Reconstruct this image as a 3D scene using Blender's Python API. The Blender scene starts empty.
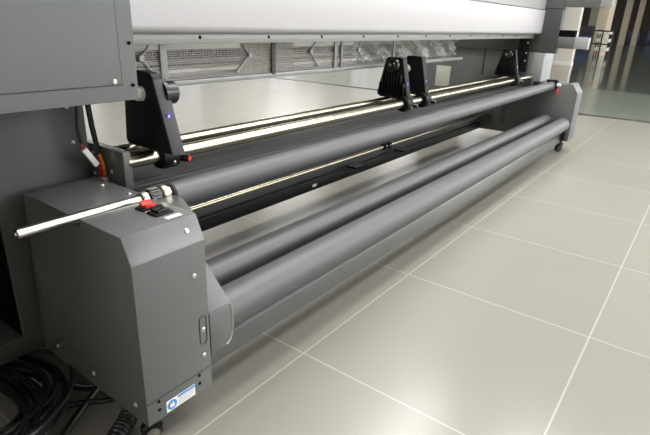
import bpy, bmesh, math, random
from mathutils import Vector, Matrix
random.seed(7)
sc = bpy.context.scene
COL = sc.collection
PI = math.pi

# ------------------------------------------------------------------ materials
def newmat(name):
    m = bpy.data.materials.new(name); m.use_nodes = True
    nt = m.node_tree; b = nt.nodes['Principled BSDF']
    return m, nt, b

def srgb(r, g, b):
    f = lambda c: (c/255/12.92) if c/255 <= .04045 else ((c/255+.055)/1.055)**2.4
    return (f(r), f(g), f(b), 1)

def mat(name, col, rough=.5, metal=0., spec=.5, bump=0., bscale=400., var=0., vscale=3.):
    m, nt, b = newmat(name)
    b.inputs['Base Color'].default_value = col
    b.inputs['Roughness'].default_value = rough
    b.inputs['Metallic'].default_value = metal
    b.inputs['Specular IOR Level'].default_value = spec
    if bump or var:
        tc = nt.nodes.new('ShaderNodeTexCoord')
    if bump:
        n = nt.nodes.new('ShaderNodeTexNoise'); n.inputs['Scale'].default_value = bscale; n.inputs['Detail'].default_value = 3
        bp = nt.nodes.new('ShaderNodeBump'); bp.inputs['Strength'].default_value = bump; bp.inputs['Distance'].default_value = .002
        nt.links.new(tc.outputs['Object'], n.inputs['Vector']); nt.links.new(n.outputs['Fac'], bp.inputs['Height'])
        nt.links.new(bp.outputs['Normal'], b.inputs['Normal'])
    if var:
        n2 = nt.nodes.new('ShaderNodeTexNoise'); n2.inputs['Scale'].default_value = vscale; n2.inputs['Detail'].default_value = 4
        mp = nt.nodes.new('ShaderNodeMapRange'); mp.inputs['To Min'].default_value = 1-var; mp.inputs['To Max'].default_value = 1+var
        mx = nt.nodes.new('ShaderNodeMix'); mx.data_type = 'RGBA'; mx.blend_type = 'MULTIPLY'; mx.inputs['Factor'].default_value = 1
        mx.inputs[6].default_value = col
        nt.links.new(tc.outputs['Object'], n2.inputs['Vector']); nt.links.new(n2.outputs['Fac'], mp.inputs['Value'])
        nt.links.new(mp.outputs['Result'], mx.inputs[7]); nt.links.new(mx.outputs[2], b.inputs['Base Color'])
    return m

M = {}
M['gray'] = mat('powder_gray', srgb(97, 100, 100), .25, bump=.08, bscale=900, var=.03)
M['gray_dark'] = mat('powder_dark', srgb(70, 72, 72), .52, bump=.08, bscale=900)
M['gray_light'] = mat('powder_light', srgb(150, 153, 153), .4)
M['white'] = mat('white_enamel', srgb(180, 179, 181), .3, var=.015)
M['rubber'] = mat('gray_rubber', srgb(82, 85, 86), .48, spec=.5, bump=.12, bscale=700, var=.05, vscale=8)
M['black'] = mat('black_paint', srgb(17, 17, 18), .55, spec=.3, bump=.05)
M['black_gloss'] = mat('black_plastic', srgb(16, 16, 17), .25)
M['black_soft'] = mat('black_cable', srgb(24, 24, 25), .36)
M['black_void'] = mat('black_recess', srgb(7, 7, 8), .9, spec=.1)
M['chrome'] = mat('polished_steel', srgb(176, 170, 150), .24, metal=1.)
M['steel'] = mat('satin_steel', srgb(170, 169, 163), .28, metal=1.)
M['screw'] = mat('screw_steel', srgb(215, 213, 205), .3, metal=1.)
M['brass'] = mat('brass_tint', srgb(212, 204, 182), .3, metal=1.)
M['alu'] = mat('aluminium', srgb(176, 178, 176), .35, metal=.6)
M['strip'] = mat('strip_grey', srgb(150, 151, 148), .4, metal=.2)
M['pale_plate'] = mat('pale_plate', srgb(186, 188, 176), .5)
M['charcoal'] = mat('charcoal_paint', srgb(33, 34, 36), .5)
M['trim_gray'] = mat('trim_gray', srgb(96, 99, 100), .5)
M['cream_dim'] = mat('grey_green_plaster', srgb(140, 136, 118), .7)
M['wall_green'] = mat('pale_green_plaster', srgb(196, 196, 189), .7, var=.03)
M['red'] = mat('red_plastic', srgb(205, 52, 44), .35)
M['white_pl'] = mat('white_plastic', srgb(232, 231, 226), .4)
M['blue_ink'] = mat('blue_print', srgb(52, 132, 205), .5)
M['grey_ink'] = mat('grey_print', srgb(165, 170, 176), .5)
M['violet'] = mat('violet_print', srgb(70, 70, 190), .5)
M['yellow'] = mat('yellow_wire', srgb(214, 150, 40), .45)
M['redwire'] = mat('red_wire', srgb(190, 45, 35), .45)
M['navy'] = mat('navy_cable', srgb(20, 22, 46), .4)
M['seam'] = mat('seam_dark', srgb(40, 42, 42), .7)
M['cream'] = mat('cream_plaster', srgb(205, 192, 172), .6, var=.04)
M['wall_white'] = mat('white_plaster', srgb(222, 214, 204), .6, var=.03)
M['wall_dark'] = mat('dark_far_wall', srgb(74, 68, 64), .8, var=.25)
M['wall_dim'] = mat('dim_wall', srgb(84, 80, 74), .8, var=.1)
M['ceil'] = mat('ceiling_white', srgb(200, 200, 196), .8, var=.02)
M['blue_box'] = mat('blue_enamel', srgb(38, 62, 104), .4)
M['dark_steel'] = mat('dark_rail', srgb(45, 42, 42), .5)

def glass_floor():
    m, nt, b = newmat('sealed_floor')
    b.inputs['Base Color'].default_value = srgb(84, 90, 84)
    b.inputs['Roughness'].default_value = .1
    b.inputs['Specular IOR Level'].default_value = .7
    tc = nt.nodes.new('ShaderNodeTexCoord')
    n = nt.nodes.new('ShaderNodeTexNoise'); n.inputs['Scale'].default_value = 1.4; n.inputs['Detail'].default_value = 3
    bp = nt.nodes.new('ShaderNodeBump'); bp.inputs['Strength'].default_value = .06; bp.inputs['Distance'].default_value = .02
    nt.links.new(tc.outputs['Object'], n.inputs['Vector']); nt.links.new(n.outputs['Fac'], bp.inputs['Height'])
    nt.links.new(bp.outputs['Normal'], b.inputs['Normal'])
    return m
M['sealed'] = glass_floor()
M['strip_floor'] = mat('pale_green_floor', srgb(104, 110, 103), .22, spec=.5, var=.04)

def tile_mat():
    m, nt, b = newmat('grey_floor_tiles')
    N = nt.nodes; L = nt.links
    tc = N.new('ShaderNodeTexCoord'); sp = N.new('ShaderNodeSeparateXYZ'); L.new(tc.outputs['Object'], sp.inputs[0])
    def mth(op, a, bb=None):
        x = N.new('ShaderNodeMath'); x.operation = op
        for i, q in enumerate((a, bb)):
            if q is None: continue
            if isinstance(q, (int, float)): x.inputs[i].default_value = q
            else: L.new(q, x.inputs[i])
        return x.outputs[0]
    S = .8
    dx = mth('PINGPONG', sp.outputs[0], S/2); dy = mth('PINGPONG', sp.outputs[1], S/2)
    d = mth('MINIMUM', dx, dy)
    g = mth('LESS_THAN', d, .0032)
    ix = mth('FLOOR', mth('DIVIDE', sp.outputs[0], S)); iy = mth('FLOOR', mth('DIVIDE', sp.outputs[1], S))
    cb = N.new('ShaderNodeCombineXYZ'); L.new(ix, cb.inputs[0]); L.new(iy, cb.inputs[1])
    wn = N.new('ShaderNodeTexWhiteNoise'); wn.noise_dimensions = '3D'; L.new(cb.outputs[0], wn.inputs['Vector'])
    ns = N.new('ShaderNodeTexNoise'); ns.inputs['Scale'].default_value = 2.2; ns.inputs['Detail'].default_value = 5
    L.new(tc.outputs['Object'], ns.inputs['Vector'])
    v = mth('ADD', mth('ADD', mth('MULTIPLY', wn.outputs['Value'], .05), mth('MULTIPLY', ns.outputs['Fac'], .08)), .94)
    mx = N.new('ShaderNodeMix'); mx.data_type = 'RGBA'; mx.blend_type = 'MULTIPLY'; mx.inputs['Factor'].default_value = 1
    mx.inputs[6].default_value = srgb(131, 129, 121); L.new(v, mx.inputs[7])
    m2 = N.new('ShaderNodeMix'); m2.data_type = 'RGBA'; L.new(g, m2.inputs['Factor'])
    L.new(mx.outputs[2], m2.inputs[6]); m2.inputs[7].default_value = srgb(158, 156, 149)
    L.new(m2.outputs[2], b.inputs['Base Color'])
    b.inputs['Roughness'].default_value = .24
    b.inputs['Specular IOR Level'].default_value = .5
    bp = N.new('ShaderNodeBump'); bp.inputs['Strength'].default_value = .03; bp.inputs['Distance'].default_value = .01
    L.new(ns.outputs['Fac'], bp.inputs['Height']); L.new(bp.outputs['Normal'], b.inputs['Normal'])
    return m
M['tile'] = tile_mat()

def mesh_mat(name, col, th):
    m, nt, b = newmat(name)
    N = nt.nodes; L = nt.links
    b.inputs['Base Color'].default_value = col; b.inputs['Roughness'].default_value = .5
    tc = N.new('ShaderNodeTexCoord')
    vo = N.new('ShaderNodeTexVoronoi'); vo.inputs['Scale'].default_value = 130; vo.inputs['Randomness'].default_value = .15
    L.new(tc.outputs['Object'], vo.inputs['Vector'])
    lt = N.new('ShaderNodeMath'); lt.operation = 'GREATER_THAN'; lt.inputs[1].default_value = th
    L.new(vo.outputs['Distance'], lt.inputs[0])
    L.new(lt.outputs[0], b.inputs['Alpha'])
    return m
M['mesh'] = mesh_mat('perforated_mesh', srgb(176, 172, 165), .50)
M['mesh_brown'] = mesh_mat('perforated_mesh_brown', srgb(122, 114, 106), .36)

def film_mat():
    m, nt, b = newmat('crumpled_film')
    N = nt.nodes; L = nt.links
    b.inputs['Base Color'].default_value = srgb(150, 150, 144); b.inputs['Roughness'].default_value = .22
    tc = N.new('ShaderNodeTexCoord')
    no = N.new('ShaderNodeTexNoise'); no.inputs['Scale'].default_value = 9; no.inputs['Detail'].default_value = 5; no.inputs['Distortion'].default_value = 1.2
    L.new(tc.outputs['Object'], no.inputs['Vector'])
    bp = N.new('ShaderNodeBump'); bp.inputs['Strength'].default_value = .5; bp.inputs['Distance'].default_value = .05
    L.new(no.outputs['Fac'], bp.inputs['Height']); L.new(bp.outputs['Normal'], b.inputs['Normal'])
    b.inputs['Alpha'].default_value = .8
    return m
M['film'] = film_mat()

def glow(name, col, s):
    m = bpy.data.materials.new(name); m.use_nodes = True; nt = m.node_tree; nt.nodes.clear()
    e = nt.nodes.new('ShaderNodeEmission'); e.inputs[0].default_value = col; e.inputs[1].default_value = s
    o = nt.nodes.new('ShaderNodeOutputMaterial'); nt.links.new(e.outputs[0], o.inputs[0]); return m

# ------------------------------------------------------------------ mesh helpers
class MB:
    def __init__(s): s.bm = bmesh.new()
    def box(s, x0, x1, y0, y1, z0, z1, bev=0., seg=2):
        return s.prism([(y0, z0), (y1, z0), (y1, z1), (y0, z1)], x0, x1, bev, seg)
    def poly(s, pts, axis, a, b, bev=0., seg=2):
        """extrude a 2D outline along an axis: 0 -> pts are (y,z), 1 -> (x,z), 2 -> (x,y)"""
        t = bmesh.new()
        def P(p, w): return {0: (w, p[0], p[1]), 1: (p[0], w, p[1]), 2: (p[0], p[1], w)}[axis]
        A = [t.verts.new(P(p, a)) for p in pts]; B = [t.verts.new(P(p, b)) for p in pts]
        t.faces.new(A); t.faces.new(B)
        n = len(pts)
        for i in range(n): t.faces.new((A[i], A[(i+1) % n], B[(i+1) % n], B[i]))
        bmesh.ops.recalc_face_normals(t, faces=t.faces[:])
        if bev: bmesh.ops.bevel(t, geom=[e for e in t.edges if e.calc_face_angle(0) > .3], offset=bev, segments=seg, profile=.5, affect='EDGES', clamp_overlap=True)
        s._merge(t); return s
    def prism(s, pts, x0, x1, bev=0., seg=2): return s.poly(pts, 0, x0, x1, bev, seg)
    def _merge(s, t):
        me = bpy.data.meshes.new('tmp'); t.to_mesh(me); t.free(); s.bm.from_mesh(me); bpy.data.meshes.remove(me)
    def lathe(s, p0, d, prof, seg=32):
        """prof: list of (distance along d, radius)"""
        d = Vector(d).normalized(); p0 = Vector(p0)
        u = d.orthogonal().normalized(); v = d.cross(u)
        t = bmesh.new(); rings = []
        for (h, r) in prof:
            c = p0 + d*h
            if r <= 1e-6: rings.append([t.verts.new(c)])
            else: rings.append([t.verts.new(c + (u*math.cos(2*PI*i/seg) + v*math.sin(2*PI*i/seg))*r) for i in range(seg)])
        for A, B in zip(rings, rings[1:]):
            for i in range(seg):
                j = (i+1) % seg
                if len(A) == 1 and len(B) == 1: continue
                if len(A) == 1: t.faces.new((A[0], B[i], B[j]))
                elif len(B) == 1: t.faces.new((A[i], A[j], B[0]))
                else: t.faces.new((A[i], A[j], B[j], B[i]))
        if len(rings[0]) > 1: t.faces.new(rings[0])
        if len(rings[-1]) > 1: t.faces.new(rings[-1])
        bmesh.ops.recalc_face_normals(t, faces=t.faces[:])
        s._merge(t); return s
    def cyl(s, p0, p1, r, seg=32, bev=0.):
        p0 = Vector(p0); p1 = Vector(p1); l = (p1-p0).length
        b = min(bev, r*.5, l*.4)
        prof = [(0, r-b), (b, r), (l-b, r), (l, r-b)] if b else [(0, r), (l, r)]
        return s.lathe(p0, p1-p0, prof, seg)
    def tube(s, pts, r, seg=10, rfun=None):
        pts = [Vector(p) for p in pts]; t = bmesh.new(); rings = []; up = None
        for i, p in enumerate(pts):
            d = (pts[min(i+1, len(pts)-1)] - pts[max(i-1, 0)]).normalized()
            if up is None: up = d.orthogonal().normalized()
            up = (up - d*up.dot(d)).normalized(); w = d.cross(up)
            rr = rfun(i) if rfun else r
            rings.append([t.verts.new(p + (up*math.cos(2*PI*k/seg) + w*math.sin(2*PI*k/seg))*rr) for k in range(seg)])
        for A, B in zip(rings, rings[1:]):
            for k in range(seg): t.faces.new((A[k], A[(k+1) % seg], B[(k+1) % seg], B[k]))
        t.faces.new(rings[0]); t.faces.new(rings[-1])
        bmesh.ops.recalc_face_normals(t, faces=t.faces[:])
        s._merge(t); return s
    def quad(s, a, b, c, d):
        s.bm.faces.new([s.bm.verts.new(p) for p in (a, b, c, d)]); return s
    def build(s, name, m, parent=None, shade=35, cut=None):
        org = Vector((0, 0, 0)); p = parent
        while p is not None: org += p.location; p = p.parent
        me = bpy.data.meshes.new(name); bmesh.ops.translate(s.bm, verts=s.bm.verts[:], vec=-org)
        s.bm.to_mesh(me); s.bm.free()
        o = bpy.data.objects.new(name, me); COL.objects.link(o); o.parent = parent
        me.materials.append(m)
        for f in me.polygons: f.use_smooth = True
        me.set_sharp_from_angle(angle=math.radians(shade))
        return o

def smooth(pts, n=8):
    """Catmull-Rom through points"""
    P = [Vector(p) for p in pts]; P = [P[0]] + P + [P[-1]]; out = []
    for i in range(1, len(P)-2):
        for k in range(n):
            t = k/n; a, b, c, d = P[i-1], P[i], P[i+1], P[i+2]
            out.append(.5*((2*b) + (c-a)*t + (2*a-5*b+4*c-d)*t*t + (3*b-a-3*c+d)*t**3))
    out.append(P[-2]); return out

def tag(o, label=None, cat=None, group=None, kind=None):
    for k, v in (('label', label), ('category', cat), ('group', group), ('kind', kind)):
        if v: o[k] = v
    return o
def thing(name, label, cat, loc=(0, 0, 0), group=None):
    o = bpy.data.objects.new(name, None); o.empty_display_size = .1; COL.objects.link(o); o.location = loc
    return tag(o, label, cat, group)
def copy_tree(o, parent=None):
    c = o.copy(); COL.objects.link(c); c.parent = parent
    for ch in list(o.children): copy_tree(ch, c)
    return c
def struct(o): o['kind'] = 'structure'; return o
def boolean_cut(o, x0, x1, y0, y1, z0, z1):
    off = Vector((0, 0, 0)); p = o
    while p is not None: off += p.location; p = p.parent
    c = MB().box(x0-off.x, x1-off.x, y0-off.y, y1-off.y, z0-off.z, z1-off.z).build('cutter', M['black'])
    c.parent = o.parent
    md = o.modifiers.new('cut', 'BOOLEAN'); md.object = c; md.operation = 'DIFFERENCE'; md.solver = 'EXACT'
    bpy.context.view_layer.update()
    dg = bpy.context.evaluated_depsgraph_get()
    me = bpy.data.meshes.new_from_object(o.evaluated_get(dg)); o.modifiers.clear(); old = o.data; o.data = me
    me.name = o.name
    bpy.data.objects.remove(c)
    me.set_sharp_from_angle(angle=math.radians(30))
def screw(p, d, parent, r=.0065, m=None):
    d = Vector(d)
    mb = MB(); mb.lathe(Vector(p)-d.normalized()*.001, d, [(0, r), (.002, r), (.0042, r*.62), (.0042, r*.36), (.002, r*.3), (.002, 0)], 16)
    return mb.build('screw', m or M['screw'], parent)

# ------------------------------------------------------------------ setting
TH0 = Vector((6.40, 8.0, 0)); TH1 = Vector((7.30, -9.0, 0))
mb = MB(); mb.quad((-6, -9, 0), (TH1.x, -9, 0), (TH0.x, 8, 0), (-6, 8, 0)); mb.bm.normal_update()
struct(mb.build('floor', M['tile']))
mb = MB(); mb.quad((TH1.x, -9, 0), (64, -9, 0), (64, 16, 0), (TH0.x, 8, 0)); mb.quad((-6, 8, 0), (TH0.x, 8, 0), (64, 16, 0), (-6, 16, 0))
struct(mb.build('floor_hall', M['sealed']))
mb = MB(); mb.poly([(TH1.x+.05, -9), (TH1.x+2.4, -9), (TH0.x+4.8, 8), (TH0.x+.05, 8)], 2, .0002, .003)
struct(mb.build('floor_strip', M['strip_floor']))
mb = MB(); mb.poly([(TH1.x-.05, -9), (TH1.x+.05, -9), (TH0.x+.05, 8), (TH0.x-.05, 8)], 2, .0002, .004)
struct(mb.build('trim_1', M['dark_steel']))
CZ = 5.2
struct(MB().box(-6, 64, -9, 16, CZ, CZ+.2).build('ceiling', M['ceil']))
struct(MB().box(-6.2, -6, -9, 16, 0, CZ).build('wall_left', M['wall_white']))
struct(MB().box(62, 62.3, -9, 16, 0, CZ).build('wall_far', M['wall_dark']))
wf = MB().box(-6, 64, -9.3, -9, 0, CZ).build('wall_front', M['wall_white']); struct(wf)
struct(MB().box(-6, 64, 16, 16.3, 0, CZ).build('wall_back', M['wall_green']))
day = glow('daylight', (1, .985, .97, 1), 1.35)
n = 0
for x in (-1.5, 2.5, 6.5, 11, 17, 24, 33, 43):
    n += 1
    w = struct(MB().box(x, x+2.0, 15.93, 15.99, .9, 3.9).build('window_%d' % n, day))
    fr = MB()
    for a, b in ((x-.08, x), (x+.97, x+1.03), (x+2.0, x+2.08)): fr.box(a, b, 15.88, 15.99, .82, 3.98)
    fr.box(x-.08, x+2.08, 15.88, 15.99, .82, .9); fr.box(x-.08, x+2.08, 15.88, 15.99, 3.9, 3.98)
    fr.build('window_frame', M['alu'], w)

def area(name, loc, sx, sy, power, col=(1, .985, .96), rot=(0, 0, 0)):
    l = bpy.data.lights.new(name, 'AREA'); l.shape = 'RECTANGLE'; l.size = sx; l.size_y = sy; l.energy = power; l.color = col
    o = bpy.data.objects.new(name, l); COL.objects.link(o); o.location = loc; o.rotation_euler = rot; return o
for y in (-1.7, -.1, 1.6):
    for x in (1.7, 4.6): area('ceiling_or_fill_lamp', (x, y, CZ-.05), 2.4, .6, 125)
for y in (-6.0, -3.6):
    for x in (3.5, 7.5, 11.5): area('ceiling_or_fill_lamp', (x, y, CZ-.05), 2.8, .6, 55)
for y in (11.0, 13.5):
    for x in (.5, 4.5, 8.5): area('ceiling_or_fill_lamp', (x, y, CZ-.05), 2.4, .6, 38)
area('ceiling_or_fill_lamp', (-4.2, .6, CZ-.05), 2.0, .6, 60)  # unseen fill light, added to lift the dark coil area and left side
for x in (16, 26, 38, 50):
    for y in (-6.5, 13.5): area('ceiling_or_fill_lamp', (x, y, CZ-.05), 4., .8, 480)
day2 = glow('front_daylight', (.98, .985, 1, 1), 8.5)
for x in (1.0, 4.1, 7.2, 10.3, 13.4, 18, 24, 30):
    n += 1
    w = struct(MB().box(x, x+2.7, -8.99, -8.93, 1.2, 4.9).build('window_%d' % n, day2))
    fr = MB()
    for a, b in ((x-.08, x), (x+1.31, x+1.39), (x+2.7, x+2.78)): fr.box(a, b, -8.99, -8.88, 1.12, 4.98)
    fr.box(x-.08, x+2.78, -8.99, -8.88, 1.12, 1.2); fr.box(x-.08, x+2.78, -8.99, -8.88, 4.9, 4.98)
    fr.build('window_frame', M['alu'], w)

# far end of the hall: pillars, rail, machines
def pillar(x0, x1, y0, y1, m, h=4.1):
    b = MB().box(x0, x1, y0, y1, 0, h, .02)
    b.box(x0-.012, x1+.012, y0-.012, y1+.012, 0, .12, .004)
    return struct(b.build('pillar', m))
pillar(50.0, 50.4, 5.92, 6.38, M['cream'], 5.2)
pillar(52.5, 52.9, 5.32, 5.72, M['cream'], 5.2)
pillar(26.0, 27.3, 3.55, 3.98, M['cream'], 5.2)
pillar(17.0, 17.3, 2.84, 3.7, M['wall_white'], 5.2)
struct(MB().box(34.5, 35.2, 5.45, 5.95, 0, 5.2).build('pillar', M['cream_dim']))
struct(MB().box(49.3, 49.6, -6, 15, 4.15, 4.3).build('trim_2', M['cream']))
# railing
rl = thing('safety_railing', 'dark metal safety railing in front of the far pillars', 'railing', (24.4, 3.35, 0))
for k, y in enumerate((2.95, 3.35, 3.75)):
    MB().cyl((24.4, y, 0), (24.4, y, 1.1), .03, 12).build('post', M['dark_steel'], rl)
for z in (.55, 1.08): MB().cyl((24.4, 2.95, z), (24.4, 3.75, z), .03, 12).build('rail', M['dark_steel'], rl)
# far machines
def far_machine(name, label, cat, x0, x1, y0, y1, h, m, m2):
    t = thing(name, label, cat, ((x0+x1)/2, (y0+y1)/2, 0))
    MB().box(x0, x1, y0, y1, .1, h*.62, .03).build('lower_cabinet', m, t)
    MB().box(x0+.15, x1-.15, y0+.06, y1-.06, h*.62, h, .04).build('hood', m2, t)
    for yy in (y0+.1, y1-.1): MB().cyl((x0+.15, yy, 0), (x0+.15, yy, .12), .05, 12).build('foot', M['black'], t)
    return t
far_machine('workshop_cabinet', 'navy blue cabinet beside the white pillar, far back in the hall', 'cabinet', 33.0, 33.9, 5.0, 6.4, 1.3, M['blue_box'], M['dark_steel'])
far_machine('blue_machine', 'blue machine standing right of the far cream pillars', 'machine', 55.5, 56.5, 2.0, 4.9, 1.9, M['blue_box'], M['dark_steel'])
far_machine('control_cabinet', 'slim navy cabinet in the gap between the two rightmost far pillars', 'cabinet', 56, 56.8, 5.5, 6.4, 1.6, M['blue_box'], M['dark_steel'])
mt = thing('tool_cart', 'white and black cart standing behind the safety railing', 'cart', (25.3, 3.4, 0))
for z in (.25, .62, .95): MB().box(25.0, 25.6, 3.15, 3.66, z, z+.14, .01).build('tray', M['white_pl'], mt)
for yy in (3.17, 3.64):
    for xx in (25.03, 25.57): MB().cyl((xx, yy, 0), (xx, yy, 1.15), .022, 10).build('upright', M['dark_steel'], mt)

# ------------------------------------------------------------------ PRINTER (main body)
pr = thing('wide_format_printer', 'large grey and white wide-format printer spanning the room', 'printer', (1.8, .9, 0))
XL, XR = -.38, 4.0
# left column
lc = MB().poly([(-1.5, .09), (-.372, .09), (-.372, .905), (-.663, .905), (-.663, .157), (-1.5, .157)], 1, .602, 1.45, .003).build('column', M['gray_dark'], pr)
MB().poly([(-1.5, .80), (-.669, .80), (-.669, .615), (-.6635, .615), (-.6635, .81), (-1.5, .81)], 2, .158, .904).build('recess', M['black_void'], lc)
for k in range(5):
    x0 = -.70-.035*k
    MB().tube(smooth([(x0, .74, .9), (x0-.01*math.sin(k), .72, .6), (x0-.03, .70, .38), (x0+.012*k-.06, .66, .24), (x0-.10, .68, .19)]), .006).build('internal_cable', M['navy'], lc)
screw((-.70, .80, .30), (0, -1, 0), lc, .009)
for p in ((-.425, .60, .85), (-.42, .60, .74)): screw(p, (0, -1, 0), lc)
for x in (-1.2, -.42):
    MB().lathe((x, .95, 0), (0, 0, 1), [(0, .035), (.012, .035), (.02, .014), (.09, .014)], 20).build('levelling_foot', M['black'], lc)
# left housing
lh = MB().box(-1.6, XL, .29, 1.45, .905, 1.6, .003).build('housing', M['gray'], pr)
pn = MB().poly([(-1.6, .949), (-.428, .949), (-.428, 1.6), (-1.6, 1.6)], 1, .287, .2905, 0)
pn = MB().box(-1.6, -.4265, .2885, .2905, .9465, 1.6).build('seam', M['seam'], lh)
MB().box(-1.6, -.4285, .2872, .2902, .9485, 1.6, .0008).build('access_panel', M['gray'], lh)
screw((-.449, .287, .955), (0, -1, 0), lh, .007)
for z in (1.05, .944, 1.19): MB().cyl((-.396, .2895, z), (-.396, .287, z), .0045, 14).build('hole', M['black_void'], lh)
# right leg + housing
rc = MB().prism([(.90, .12), (1.6, .12), (1.6, 1.0), (.54, 1.0), (.54, .64), (.90, .64)], 4.035, 4.33, .004).build('column', M['gray'], pr)
MB().box(4.030, 4.036, .955, .963, .66, 1.0).build('seam', M['black_void'], rc)
MB().box(4.028, 4.0345, 1.30, 1.46, .50, .71, .001).build('cover_plate', M['pale_plate'], rc)
MB().box(3.995, 4.33, .375, .525, .645, .905, .004).build('riser', M['gray_light'], rc)
for y in (1.25, 1.5): MB().lathe((4.28, y, 0), (0, 0, 1), [(0, .035), (.012, .035), (.02, .014), (.125, .014)], 20).build('levelling_foot', M['black'], rc)
rh = MB().box(XR, 4.09, .29, 1.45, .905, 1.6, .003).build('housing', M['gray_dark'], pr)
MB().box(3.998, 4.089, .2885, .53, 1.287, 1.291).build('seam', M['black_void'], rh)
# arms that reach out to the operator on the right housing
la = MB().box(4.0, 4.085, .146, .289, .955, 1.055, .003).build('lower_arm', M['gray'], rh)
MB().box(4.0, 4.085, .03, .1455, .958, 1.058, .003).build('arm_end', M['gray_light'], la)
MB().box(4.003, 4.08, .155, .289, 1.056, 1.112).build('arm_recess', M['black_void'], rh)
ua = MB().box(4.0, 4.085, .0, .289, 1.305, 1.55, .003).build('upper_arm', M['gray'], rh)
MB().box(4.0, 4.085, -.09, -.0005, 1.31, 1.55, .003).build('arm_end', M['gray_light'], ua)
# white beam
bf, bz = .442, 1.067
arc = [(bf+.024-.024*math.cos(a), bz+.024-.024*math.sin(a)) for a in [PI/2*i/6 for i in range(7)]]
be = MB().prism(arc+[(.80, bz), (.80, 1.272), (bf, 1.272)], XL+.001, XR-.001, .0).build('front_beam', M['white'], pr)
MB().prism([(bf+.006, 1.278), (.80, 1.278), (.80, 1.6), (bf+.006, 1.6)], XL+.001, XR-.001, .002).build('upper_cover', M['white'], be)
MB().box(XL+.001, XR-.001, bf+.02, .80, 1.271, 1.2785).build('seam', M['seam'], be)
# metal strip under the beam
st = MB().box(XL+.001, XR-.001, .50, .56, 1.03, bz-.0005, .002).build('under_strip', M['strip'], pr)
for i in range(11):
    x = .016+.345*i
    MB().cyl((x, .501, 1.052), (x, .498, 1.052), .006, 12).build('hole', M['black_void'], st)
# mesh guard hanging between the strip and the rear rail
GY = .66
rb = MB().box(XL, 2.72, .65, .675, .872, .892, .003).build('rear_rail', M['strip'], pr)
ms = MB(); ms.quad((XL, GY, .892), (1.25, GY, .892), (1.25, GY, 1.066), (XL, GY, 1.066))
ms.build('mesh_guard', M['mesh'], pr)
ms = MB(); ms.quad((.37, GY+.012, .892), (.72, GY+.012, .892), (.72, GY+.012, 1.066), (.37, GY+.012, 1.066))
ms.build('mesh_overlap', M['mesh_brown'], pr)
for x, w, m in ((-.027, .014, 'strip'), (.556, .012, 'gray_dark'), (1.03, .012, 'strip'), (1.085, .008, 'strip'), (1.632, .006, 'strip')):
    MB().box(x-w, x+w, GY-.012, GY-.004, .885, 1.066, .001).build('stay', M[m], pr)
for x in (-.11, .35, .83, 1.25):
    lk = MB()
    lk.tube([(x+.045, GY-.008, 1.04), (x-.01, GY-.008, .977), (x+.055, GY-.008, .905)] if x < .3 or x > .7 else [(x, GY-.008, 1.04), (x+.055, GY-.008, .972), (x-.02, GY-.008, .905)], .0045, 8)
    e = (x-.01, GY-.018, .977) if x < .3 or x > .7 else (x+.055, GY-.018, .972)
    lk.lathe(e, (0, 1, 0), [(0, .010), (.016, .010)], 12)
    lk.build('hinge_link', M['white'], pr)
# crumpled film hanging in place of the mesh to the right
random.seed(3)
fb = MB(); nx, ny = 70, 12; V = []
for i in range(nx+1):
    for j in range(ny+1):
        x = 1.25+(2.66-1.25)*i/nx
        d = .012*math.sin(x*23+j*.7)+.009*math.sin(x*47+j*1.3)+.012*(random.random()-.5)
        V.append(fb.bm.verts.new((x, GY+.03+d, .9+.166*j/ny)))
for i in range(nx):
    for j in range(ny): fb.bm.faces.new((V[i*(ny+1)+j], V[(i+1)*(ny+1)+j], V[(i+1)*(ny+1)+j+1], V[i*(ny+1)+j+1]))
fb.build('film_guard', M['film'], pr)
# rails and pipes behind the mesh
MB().box(XL, 2.7, .80, .83, .952, .988, .003).build('rear_beam', M['gray_dark'], pr)
MB().box(XL, 2.7, .70, .80, .878, .890, .002).build('rear_tray', M['white'], pr)
MB().box(XL, 2.7, .80, .803, .88, .902, .001).build('tray_lip', M['white'], pr)
for (y, z, r, m) in ((.80, .942, .008, 'strip'), (.80, .920, .007, 'strip'), (.86, .932, .012, 'gray_dark')):
    MB().cyl((XL, y, z), (2.7, y, z), r, 20).build('rear_pipe', M[m], pr)
# lower cross bar and rear sheet
cb = MB().box(-.36, 4.035, .905, .93, .118, .186, .003).build('cross_bar', M['black'], pr)
MB().box(1.20, 1.24, .9035, .906, .140, .158).build('bar_tag', M['white_pl'], cb)
MB().box(-.36, 4.035, .96, .985, .12, .585, .002).build('rear_sheet', M['gray'], pr)
lr = MB().cyl((-.36, .80, .305), (4.035, .80, .305), .0125, 24).build('guide_rod', M['chrome'], pr)
for x in (1.86, 1.92): MB().lathe((x, .80, .305), (1, 0, 0), [(0, .024), (.03, .024)], 20).build('rod_collar', M['black_gloss'], lr)
for x in (1.55, 2.2):
    MB().box(x, x+.1, .81, .904, .2, .215, .002).build('rod_bracket', M['black'], lr)
MB().box(3.95, 3.99, .785, .96, .26, .34, .003).build('rod_bracket', M['gray_dark'], lr)

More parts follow.
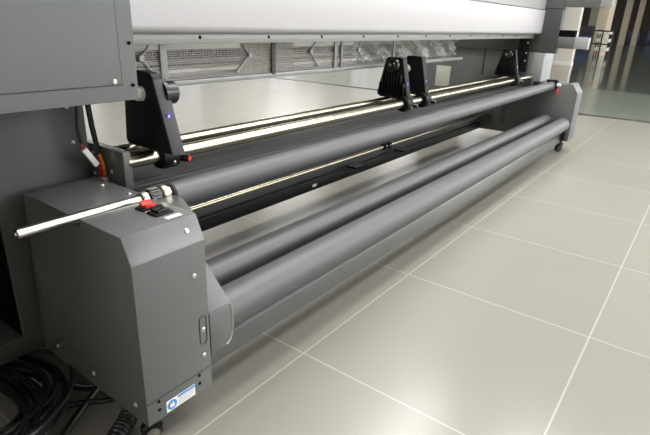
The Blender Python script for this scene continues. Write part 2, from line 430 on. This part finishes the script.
# ------------------------------------------------------------------ TAKE-UP UNIT
tu = thing('media_take_up_unit', 'grey take-up roller unit on casters along the printer front', 'take-up unit', (1.8, .3, 0))
X0, X1, Y0 = -.612, -.39, .039
prof = [(Y0, .09), (Y0, .568), (.07, .635), (.548, .635), (.598, .09)]
eb = MB().prism(prof, X0, X1, .0025, 2).build('end_box', M['gray'], tu)
boolean_cut(eb, -.65, -.30, .246, .284, .612, .70)
MB().poly([(Y0-.0008, .1605), (Y0-.0008, .1625), (Y0+.003, .1625), (Y0+.003, .1605)], 0, X0+.002, X1-.001).build('seam', M['seam'], eb)
for p in ((-.433, .475), (-.413, .297), (-.415, .211)): screw((p[0], Y0, p[1]), (0, -1, 0), eb, .0075)
sl = MB()
pts = [(-.413+.012*math.cos(a)*1., .33+.012*math.sin(a)) for a in [PI*i/8 for i in range(9)]] + [(-.413+.012*math.cos(a), .262+.012*math.sin(a)) for a in [PI+PI*i/8 for i in range(9)]]
sl.tube([(x, Y0-.0004, z) for x, z in pts+pts[:1]], .0013, 6)
sl.build('slot', M['seam'], eb)
screw((-.435, .0545, .6015), (0, -.9, .44), eb, .0075)
for y in (.50, .295, .09): screw((X0, y, .138), (-1, 0, 0), eb, .0075)
for p in ((-.425, .454), (-.418, .328)): screw((p[0], p[1], .635), (0, 0, 1), eb, .0065)
for x in (-.575, -.436):
    for z in (.152, .124): MB().cyl((x, Y0+.0005, z), (x, Y0-.001, z), .005, 12).build('hole', M['black_void'], eb)
# safety label
lb = MB().box(-.553, -.455, Y0-.0012, Y0+.0005, .098, .134).build('safety_label', M['white_pl'], eb)
lab = MB(); lab.lathe((-.535, Y0-.0010, .116), (0, -1, 0), [(0, .0155), (.0006, .0155), (.0006, .0)], 28); lab.build('blue_disc', M['blue_ink'], lb)
hd = MB()
hd.poly([(-.541, .108), (-.529, .108), (-.526, .115), (-.530, .117), (-.530, .125), (-.533, .125), (-.534, .118), (-.536, .118), (-.537, .123), (-.540, .122), (-.543, .115)], 1, Y0-.0022, Y0-.0015)
hd.build('hand_mark', M['white_pl'], lb)
MB().box(-.515, -.456, Y0-.0020, Y0-.001, .126, .133).build('blue_header', M['blue_ink'], lb)
tx = MB()
for k, w in enumerate((.052, .048, .053, .040)): tx.box(-.512, -.512+w, Y0-.0018, Y0-.001, .1205-.0058*k, .1222-.0058*k)
tx.build('text_lines', M['grey_ink'], lb)
# right-hand shoulder of the box that carries the roller bearing
MB().poly([(-.391, .075), (-.336, .195), (-.336, .235), (-.391, .235)], 2, .52, .6345, .0015).build('bearing_shoulder', M['gray'], tu)
# switches
sw = MB().box(-.478, -.424, .175, .212, .634, .640, .001).build('switch_frame', M['black'], tu)
MB().prism([(.179, .639), (.208, .639), (.208, .654), (.193, .645), (.179, .650)], -.466, -.434, .001).build('rocker', M['red'], sw)
sw2 = MB().box(-.478, -.424, .118, .160, .634, .641, .001).build('switch_frame', M['black'], tu)
MB().prism([(.123, .640), (.155, .640), (.155, .652), (.139, .646), (.123, .650)], -.468, -.434, .001).build('rocker', M['black_gloss'], sw2)
MB().box(-.466, -.420, .086, .104, .6348, .6356).build('switch_label', M['white_pl'], eb)
MB().box(-.474, -.43, .163, .172, .6348, .6356).build('switch_label', M['white_pl'], eb)
# crank rod + coupling
RY, RZ = .265, .634
rod = MB().lathe((-.758, RY, RZ), (1, 0, 0), [(0, .0), (0, .006), (.002, .006), (.003, .0115), (.0045, .0135), (.35, .0135), (.352, .011), (.36, .011)], 28).build('drive_rod', M['steel'], tu)
MB().lathe((-.7595, RY, RZ), (1, 0, 0), [(0, 0), (0, .0045), (.003, .0045)], 6).build('rod_socket', M['seam'], rod)
cp = MB().lathe((-.425, RY, RZ), (1, 0, 0), [(0, .012), (0, .0195), (.004, .0215), (.018, .0215), (.022, .017)], 28).build('coupling_ring', M['brass'], tu)
kb = MB(); kb.lathe((-.400, RY, RZ), (1, 0, 0), [(0, .016), (0, .023), (.036, .023), (.036, .016)], 28)
for i in range(14):
    a = 2*PI*i/14; c = Vector((0, math.cos(a), math.sin(a)))*.0235
    kb.tube([Vector((-.397, RY, RZ))+c, Vector((-.368, RY, RZ))+c], .0028, 6)
kb.build('knurled_coupling', M['black_gloss'], tu)
MB().lathe((-.362, RY, RZ), (1, 0, 0), [(0, .018), (0, .026), (.005, .0285), (.016, .0285), (.018, .020), (.03, .02)], 28).build('coupling_ring', M['brass'], tu)
# right end box (same profile, mirrored position)
RX0, RX1 = 4.03, 4.25
prof2 = [(Y0, .12), (Y0, .568), (.09, .640), (.60, .640), (.90, .64), (.90, .12)]
reb = MB().prism(prof2, RX0, RX1, .004, 2).build('end_box', M['gray'], tu)
MB().prism([(Y0-.006, .13), (Y0-.006, .57), (.088, .648), (.13, .648), (.13, .640), (.09, .640), (Y0, .568), (Y0, .13)], RX0-.002, RX1, .001).build('edge_trim', M['trim_gray'], reb)
MB().box(4.018, 4.031, .66, .70, .2, .60, .002).build('bracket_strip', M['gray_dark'], reb)
for z in (.23, .19): screw((4.03, .075, z), (-1, 0, 0), reb, .012)
cr = MB().box(3.985, 4.03, .06, .085, .13, .26, .003).build('corner_bracket', M['black'], reb)
screw((4.12, Y0, .15), (0, -1, 0), reb, .014)

# rollers
def roller(name, y, z, r, x0, x1, m, axle=.012):
    o = MB().cyl((x0, y, z), (x1, y, z), r, 56, .004).build(name, m, tu)
    return o
up = roller('guide_roller', RY, .622, .0375, -.325, 3.985, M['rubber'])
MB().cyl((3.985, RY, .622), (4.032, RY, .622), .014, 20).build('axle', M['steel'], up)
MB().box(3.99, 4.03, RY-.05, RY+.05, .60, .675, .004).build('roller_bracket', M['black'], tu)
MB().lathe((3.975, RY-.052, .635), (0, -1, 0), [(0, .014), (.03, .014), (.034, .008)], 16).build('bracket_cap', M['white_pl'], tu)
MB().lathe((3.985, RY-.06, .60), (0, 0, -1), [(0, .010), (.035, .013), (.05, .010)], 16).build('release_knob', M['red'], tu)
r1 = roller('support_roller', .103, .277, .064, -.302, 4.012, M['rubber'])
MB().cyl((4.012, .103, .277), (4.031, .103, .277), .02, 20).build('axle', M['steel'], r1)
r2 = roller('support_roller', .265, .300, .052, -.302, 4.012, M['rubber'])
MB().cyl((4.012, .265, .300), (4.031, .265, .300), .02, 20).build('axle', M['steel'], r2)
# left roller bracket
MB().prism([(.043, .213), (.043, .335), (.275, .565), (.34, .565), (.34, .213)], -.388, -.303, .002).build('roller_bracket', M['gray'], tu)
rp = MB()
out = [(-.388, .20), (-.330, .20), (-.318, .205), (-.306, .225), (-.300, .26), (-.302, .30), (-.304, .334), (-.388, .334)]
rp.poly(out, 1, .038, .042, .001)
gp = rp.build('roller_guard', M['gray'], tu)
MB().tube(smooth([(-.330, .038, .203), (-.312, .038, .215), (-.302, .038, .25), (-.302, .038, .29), (-.306, .038, .333)], 5), .0028, 8).build('edge_bead', M['screw'], gp)
# front beam
fbm = MB().prism([(.10, .097), (.10, .178), (.112, .19), (.165, .19), (.165, .097)], -.389, 4.03, .002).build('base_beam', M['gray'], tu)
# table plates
MB().prism([(.315, .57), (.315, .607), (.435, .607), (.435, .600), (.50, .600), (.50, .57)], -.335, 4.03, .001).build('table_plate', M['gray_dark'], tu)
MB().box(-.335, 4.03, .435, .437, .600, .612).build('plate_edge', M['gray'], tu)
MB().box(-.30, 4.03, .51, .66, .565, .60, .002).build('rear_plate', M['gray_dark'], tu)
# shafts
SY, SZ = .45, .69
s1 = MB().cyl((-.345, SY, SZ), (3.95, SY, SZ), .0225, 40, .003).build('media_shaft', M['chrome'], tu)
s2 = MB().cyl((-.345, .575, .695), (3.95, .575, .695), .019, 40, .003).build('media_shaft', M['chrome'], tu)
MB().box(-.345, 3.95, .555, .61, .645, .672, .002).build('shaft_rail', M['black'], tu)
def shaft_block(x0, x1):
    b = MB().box(x0, x1, .43, .66, .605, .728, .003).build('bearing_block', M['gray'], tu)
    for y, z in ((.60, .70), (.50, .655), (.60, .63)): screw((x0, y, z), (-1, 0, 0), b, .006)
    return b
bb = shaft_block(-.362, -.334)
MB().box(-.338, -.20, .615, .66, .655, .685, .003).build('rear_bracket', M['gray_dark'], tu)
shaft_block(3.95, 3.99)
# casters
def caster(x, y, top, r=.03, rot=0.):
    def spin(mb):
        if rot: bmesh.ops.rotate(mb.bm, verts=mb.bm.verts[:], cent=(x, y, 0), matrix=Matrix.Rotation(rot, 3, 'Z'))
        return mb
    c = MB(); c.box(x-.03, x+.03, y-.03, y+.03, top-.008, top+.003, .002); c.cyl((x, y, top-.03), (x, y, top-.005), .018, 16)
    for s in (-1, 1): c.poly([(y-.022, top-.03), (y+.022, top-.03), (y+.016, r-.005), (y-.004, r-.012)], 0, x+s*.022-.002, x+s*.022+.002)
    b = spin(c).build('caster', M['black'], tu)
    spin(MB().lathe((x-.015, y+.006, r), (1, 0, 0), [(0, r*.5), (0, r-.004), (.004, r), (.026, r), (.03, r-.004), (.03, r*.5)], 28)).build('wheel', M['black_soft'], b)
    for s in (-1, 1): spin(MB().lathe((x+s*.0225, y+.006, r), (s, 0, 0), [(0, r*.6), (.003, r*.6), (.004, .010), (.008, .010), (.008, 0)], 18)).build('hub', M['steel' if r < .035 else 'black_gloss'], b)
    return b
caster(-.568, .085, .09, .03, 1.15); caster(-.43, .50, .095); caster(4.10, .11, .12, .038, .9); caster(4.12, .5, .12, .038)

# ------------------------------------------------------------------ roll holders (slide along the shafts)
def holder(kind, x, label):
    t = thing('roll_holder', label, 'roll holder', (x, SY, SZ), 'roll holders along the shafts')
    T = .03
    def rnd(p, r, n=5):
        out = []
        for i in range(len(p)):
            a, b, c = Vector(p[i-1]), Vector(p[i]), Vector(p[(i+1) % len(p)])
            u = (a-b).normalized(); v = (c-b).normalized(); q1 = b+u*r; q2 = b+v*r
            for k in range(n+1):
                s = k/n; out.append(tuple((q1*(1-s)**2 + b*2*s*(1-s) + q2*s*s)))
        return out
    pf = [(.432, .722), (.482, .940), (.578, .940), (.63, .722)]
    if kind == 'left': pf = [(.322, .722), (.392, .958), (.475, .962), (.54, .90), (.558, .722)]
    body = rnd(pf, .022)
    MB().prism(body, x, x+T, .002).build('side_plate', M['black'], t)
    fp = MB().prism([(pf[0][0]-.008, .722), (pf[1][0]-.008, .94), (pf[1][0]+.002, .94), (pf[0][0]+.002, .722)], x-.002, x+T+.014, .0015).build('edge_bar', M['black'] if kind != 'left' else M['charcoal'], t)
    zb = .80 if kind != 'left' else .835; yb = pf[0][0]-.004+(zb-.722)/.218*(pf[1][0]-pf[0][0])
    MB().box(x+.012, x+.026, yb-.006, yb-.0005, zb-.008, zb+.008).build('badge', M['violet'], fp)
    MB().box(x+.016, x+.021, yb-.0075, yb-.005, zb-.003, zb+.003).build('badge_mark', M['white_pl'], fp)
    # clamp
    cx = x if kind != 'left' else x+.05
    cl = MB(); cl.lathe((cx-.012, SY, SZ), (1, 0, 0), [(0, .0235), (0, .042), (.012, .046), (.055, .046), (.066, .04), (.066, .0235)], 28)
    cl.box(cx-.004, cx+.05, SY-.035, .605, SZ+.026, SZ+.044, .003)
    c = cl.build('shaft_clamp', M['black'], t)
    MB().lathe((cx+.062, SY-.046, SZ-.012), (.35, -1, 0), [(-.012, .012), (.012, .012), (.016, .0105)], 14).build('clamp_screw', M['black_gloss'], c)
    MB().lathe(Vector((cx+.062, SY-.046, SZ-.012)) + Vector((.35, -1, 0)).normalized()*.0155, (.35, -1, 0), [(0, .0085), (.003, .0085), (.004, 0)], 14).build('clamp_button', M['red'] if kind == 'left' else M['screw'], c)
    screw((cx+.02, SY-.047, SZ-.02), (0, -1, 0), c, .006, M['steel'])
    HY, HZ = .528, .895
    if kind in ('ribbed',):
        rb = MB()
        for k in range(9):
            yy = .446+.0195*k
            zt = .83-.02*abs(k-4)/4*.0
            rb.box(x-.014, x, yy, yy+.008, .735, .80 if k in (0, 8) else .85, .002)
        rb.build('rib', M['black_gloss'], t)
        h = MB().lathe((x-.03, HY, HZ), (1, 0, 0), [(0, .0), (0, .018), (.006, .022), (.006, .036), (.012, .04), (.03, .044)], 32).build('hub', M['black_gloss'], t)
        screw((x-.0305, HY+.008, HZ+.004), (-1, 0, 0), h, .008)
        MB().lathe((x+T, HY, HZ), (1, 0, 0), [(0, .03), (.02, .03), (.024, .026), (.03, .022), (.03, 0)], 28).build('chuck', M['white_pl'], t)
    elif kind == 'plain':
        h = MB().lathe((x-.05, HY+.04, HZ-.03), (1, 0, 0), [(0, 0), (0, .016), (.004, .02), (.05, .024)], 28).build('chuck', M['white_pl'], t)
    else:
        MB().lathe((x-.022, .452, .893), (1, 0, 0), [(0, 0), (0, .017), (.004, .021), (.022, .023)], 28).build('chuck', M['white_pl'], t)
        MB().lathe((x+T, .405, .895), (1, 0, 0), [(0, .044), (.012, .044), (.014, .036), (.050, .035), (.054, .032), (.054, .026), (.046, .024), (.046, 0)], 36).build('core_plug', M['black_gloss'], t)
    return t
holder('left', -.265, 'black roll holder nearest the left column, grey edge bar and round plug')
holder('ribbed', 1.43, 'ribbed black roll holder, left one of the middle pair on the shaft')
holder('plain', 1.665, 'smooth black roll holder, right one of the middle pair on the shaft')
holder('ribbed', 3.42, 'ribbed black roll holder at the far right end of the shaft')
# post at the far holder, hanging from the beam
hp = MB().box(3.90, 3.94, .50, .60, .73, 1.022, .003).build('hanging_post', M['black'], pr)
for z in (.99, .9, .83): screw((3.90, .52, z), (-1, 0, 0), hp, .009)

# ------------------------------------------------------------------ wires on the left
def wire(name, label, runs, plug=None, group=None):
    t = thing(name, label, 'wire', runs[0][0][0])
    for pts, r, m in runs: MB().tube(smooth(pts), r, 8).build('strand', M[m], t)
    if plug:
        for (p, q, w) in plug:
            d = Vector(q)-Vector(p)
            MB().tube([p, Vector(p)+d*.5, q], w, 4).build('connector', M['white_pl'], t)
    return t
wire('connector_wire', 'dark wire with red strand and white plug hanging beside column', [
    ([(-0.4234, 0.5400, 0.9030), (-0.4254, 0.5400, 0.8662), (-0.4322, 0.5400, 0.8076), (-0.4312, 0.5380, 0.7734), (-0.4273, 0.5351, 0.7490)], .0055, 'black_soft'),
    ([(-0.4273, 0.5351, 0.7509), (-0.4263, 0.5351, 0.7392), (-0.4234, 0.5351, 0.7314)], .0035, 'redwire'),
    ([(-0.3912, 0.5302, 0.6777), (-0.3814, 0.5351, 0.6562), (-0.3814, 0.5400, 0.6318), (-0.3941, 0.5400, 0.6122)], .0035, 'redwire')],
    [((-0.4244, 0.5351, 0.7314), (-0.3912, 0.5321, 0.6767), .0115)])
wire('power_wire', 'thick black wire ending in orange strands and white plug', [
    ([(-0.3970, 0.5351, 0.9030), (-0.3941, 0.5351, 0.8662), (-0.3892, 0.5351, 0.7978), (-0.3824, 0.5351, 0.7392), (-0.3785, 0.5351, 0.7099)], .0085, 'black_soft'),
    ([(-0.3785, 0.5351, 0.7128), (-0.3746, 0.5302, 0.6904), (-0.3726, 0.5253, 0.6659), (-0.3726, 0.5253, 0.6239)], .0045, 'yellow'),
    ([(-0.3804, 0.5351, 0.7128), (-0.3804, 0.5273, 0.6806), (-0.3795, 0.5224, 0.6611), (-0.3765, 0.5224, 0.6239)], .003, 'redwire')],
    [((-0.3755, 0.5243, 0.6337), (-0.3775, 0.5185, 0.6025), .0105)])

# ------------------------------------------------------------------ cable coil on the floor
random.seed(11)
cc = thing('cable_coil', 'coil of black cable lying on floor beside the printer column', 'cable', (-.86, .52, 0))
pts = []; NS = 44
ctl = [(random.uniform(.115, .275), random.uniform(.012, .085), random.uniform(-.02, .02), random.uniform(-.02, .02)) for _ in range(3*17+4)]
for k in range(17*NS):
    a = 2*PI*k/NS; f = 3*k/NS; i = int(f); t = f-i; t = t*t*(3-2*t)
    r, z, ox, oy = [ctl[i][q]*(1-t)+ctl[i+1][q]*t for q in range(4)]
    pts.append((-.885+ox+r*math.cos(a), .50+oy+r*math.sin(a)*1.02, z))
MB().tube(pts, .0078, 8).build('loops', M['black_soft'], cc)
MB().tube(smooth([(-.95, .73, .06), (-.80, .745, .075), (-.70, .68, .07), (-.64, .56, .05), (-.62, .44, .02), (-.56, .38, .012), (-.47, .40, .012)]), .0085, 8).build('loose_end', M['black_soft'], cc)
MB().tube(smooth([(-.78, .33, .03), (-.70, .37, .02), (-.64, .36, .012), (-.57, .30, .012), (-.50, .30, .012)]), .0085, 8).build('loose_end', M['black_soft'], cc)
fc = MB().tube(smooth([(-.50, .42, .012), (-.60, .36, .012), (-.68, .31, .012), (-.76, .25, .012), (-.84, .16, .012), (-.98, .08, .012), (-1.25, .10, .012), (-1.7, .2, .012), (-2.6, .5, .012)]), .010, 8).build('floor_cable', M['black_soft'])
tag(fc, 'single black cable running from under the grey box across the floor', 'cable')
ch = MB()
cp_ = smooth([(-.535, .22, .045), (-.585, .175, .04), (-.63, .15, .03), (-.70, .11, .028), (-.80, .06, .028), (-.98, .02, .028), (-1.3, .06, .028), (-1.8, .16, .028), (-2.6, .38, .028)], 14)
ch.tube(cp_, .026, 16, rfun=lambda i: .024 + (.004 if i % 3 == 0 else 0))
hs = ch.build('corrugated_hose', M['black_soft'])
tag(hs, 'ribbed black hose coming from under the front corner of the grey box', 'hose')

# ------------------------------------------------------------------ world, camera
w = bpy.data.worlds.new('world'); sc.world = w; w.use_nodes = True
w.node_tree.nodes['Background'].inputs[0].default_value = (.8, .85, .9, 1); w.node_tree.nodes['Background'].inputs[1].default_value = .4

cam = bpy.data.cameras.new('camera'); co = bpy.data.objects.new('camera', cam); COL.objects.link(co)
cam.sensor_fit = 'HORIZONTAL'; cam.sensor_width = 36.; cam.lens = 36.*507.341/650.
cam.clip_start = .05; cam.clip_end = 200
co.matrix_world = Matrix([[0.598591, 0.271319, -0.753708, -1.20194], [-0.800141, 0.247457, -0.546388, -0.94211], [0.038264, 0.930135, 0.365218, 1.12853], [0, 0, 0, 1]])
sc.camera = co
sc.view_settings.view_transform = 'Standard'; sc.view_settings.look = 'None'; sc.view_settings.gamma = 1
sc.view_settings.use_curve_mapping = False
sc.view_settings.exposure = 0.0
sc.cycles.max_bounces = 10
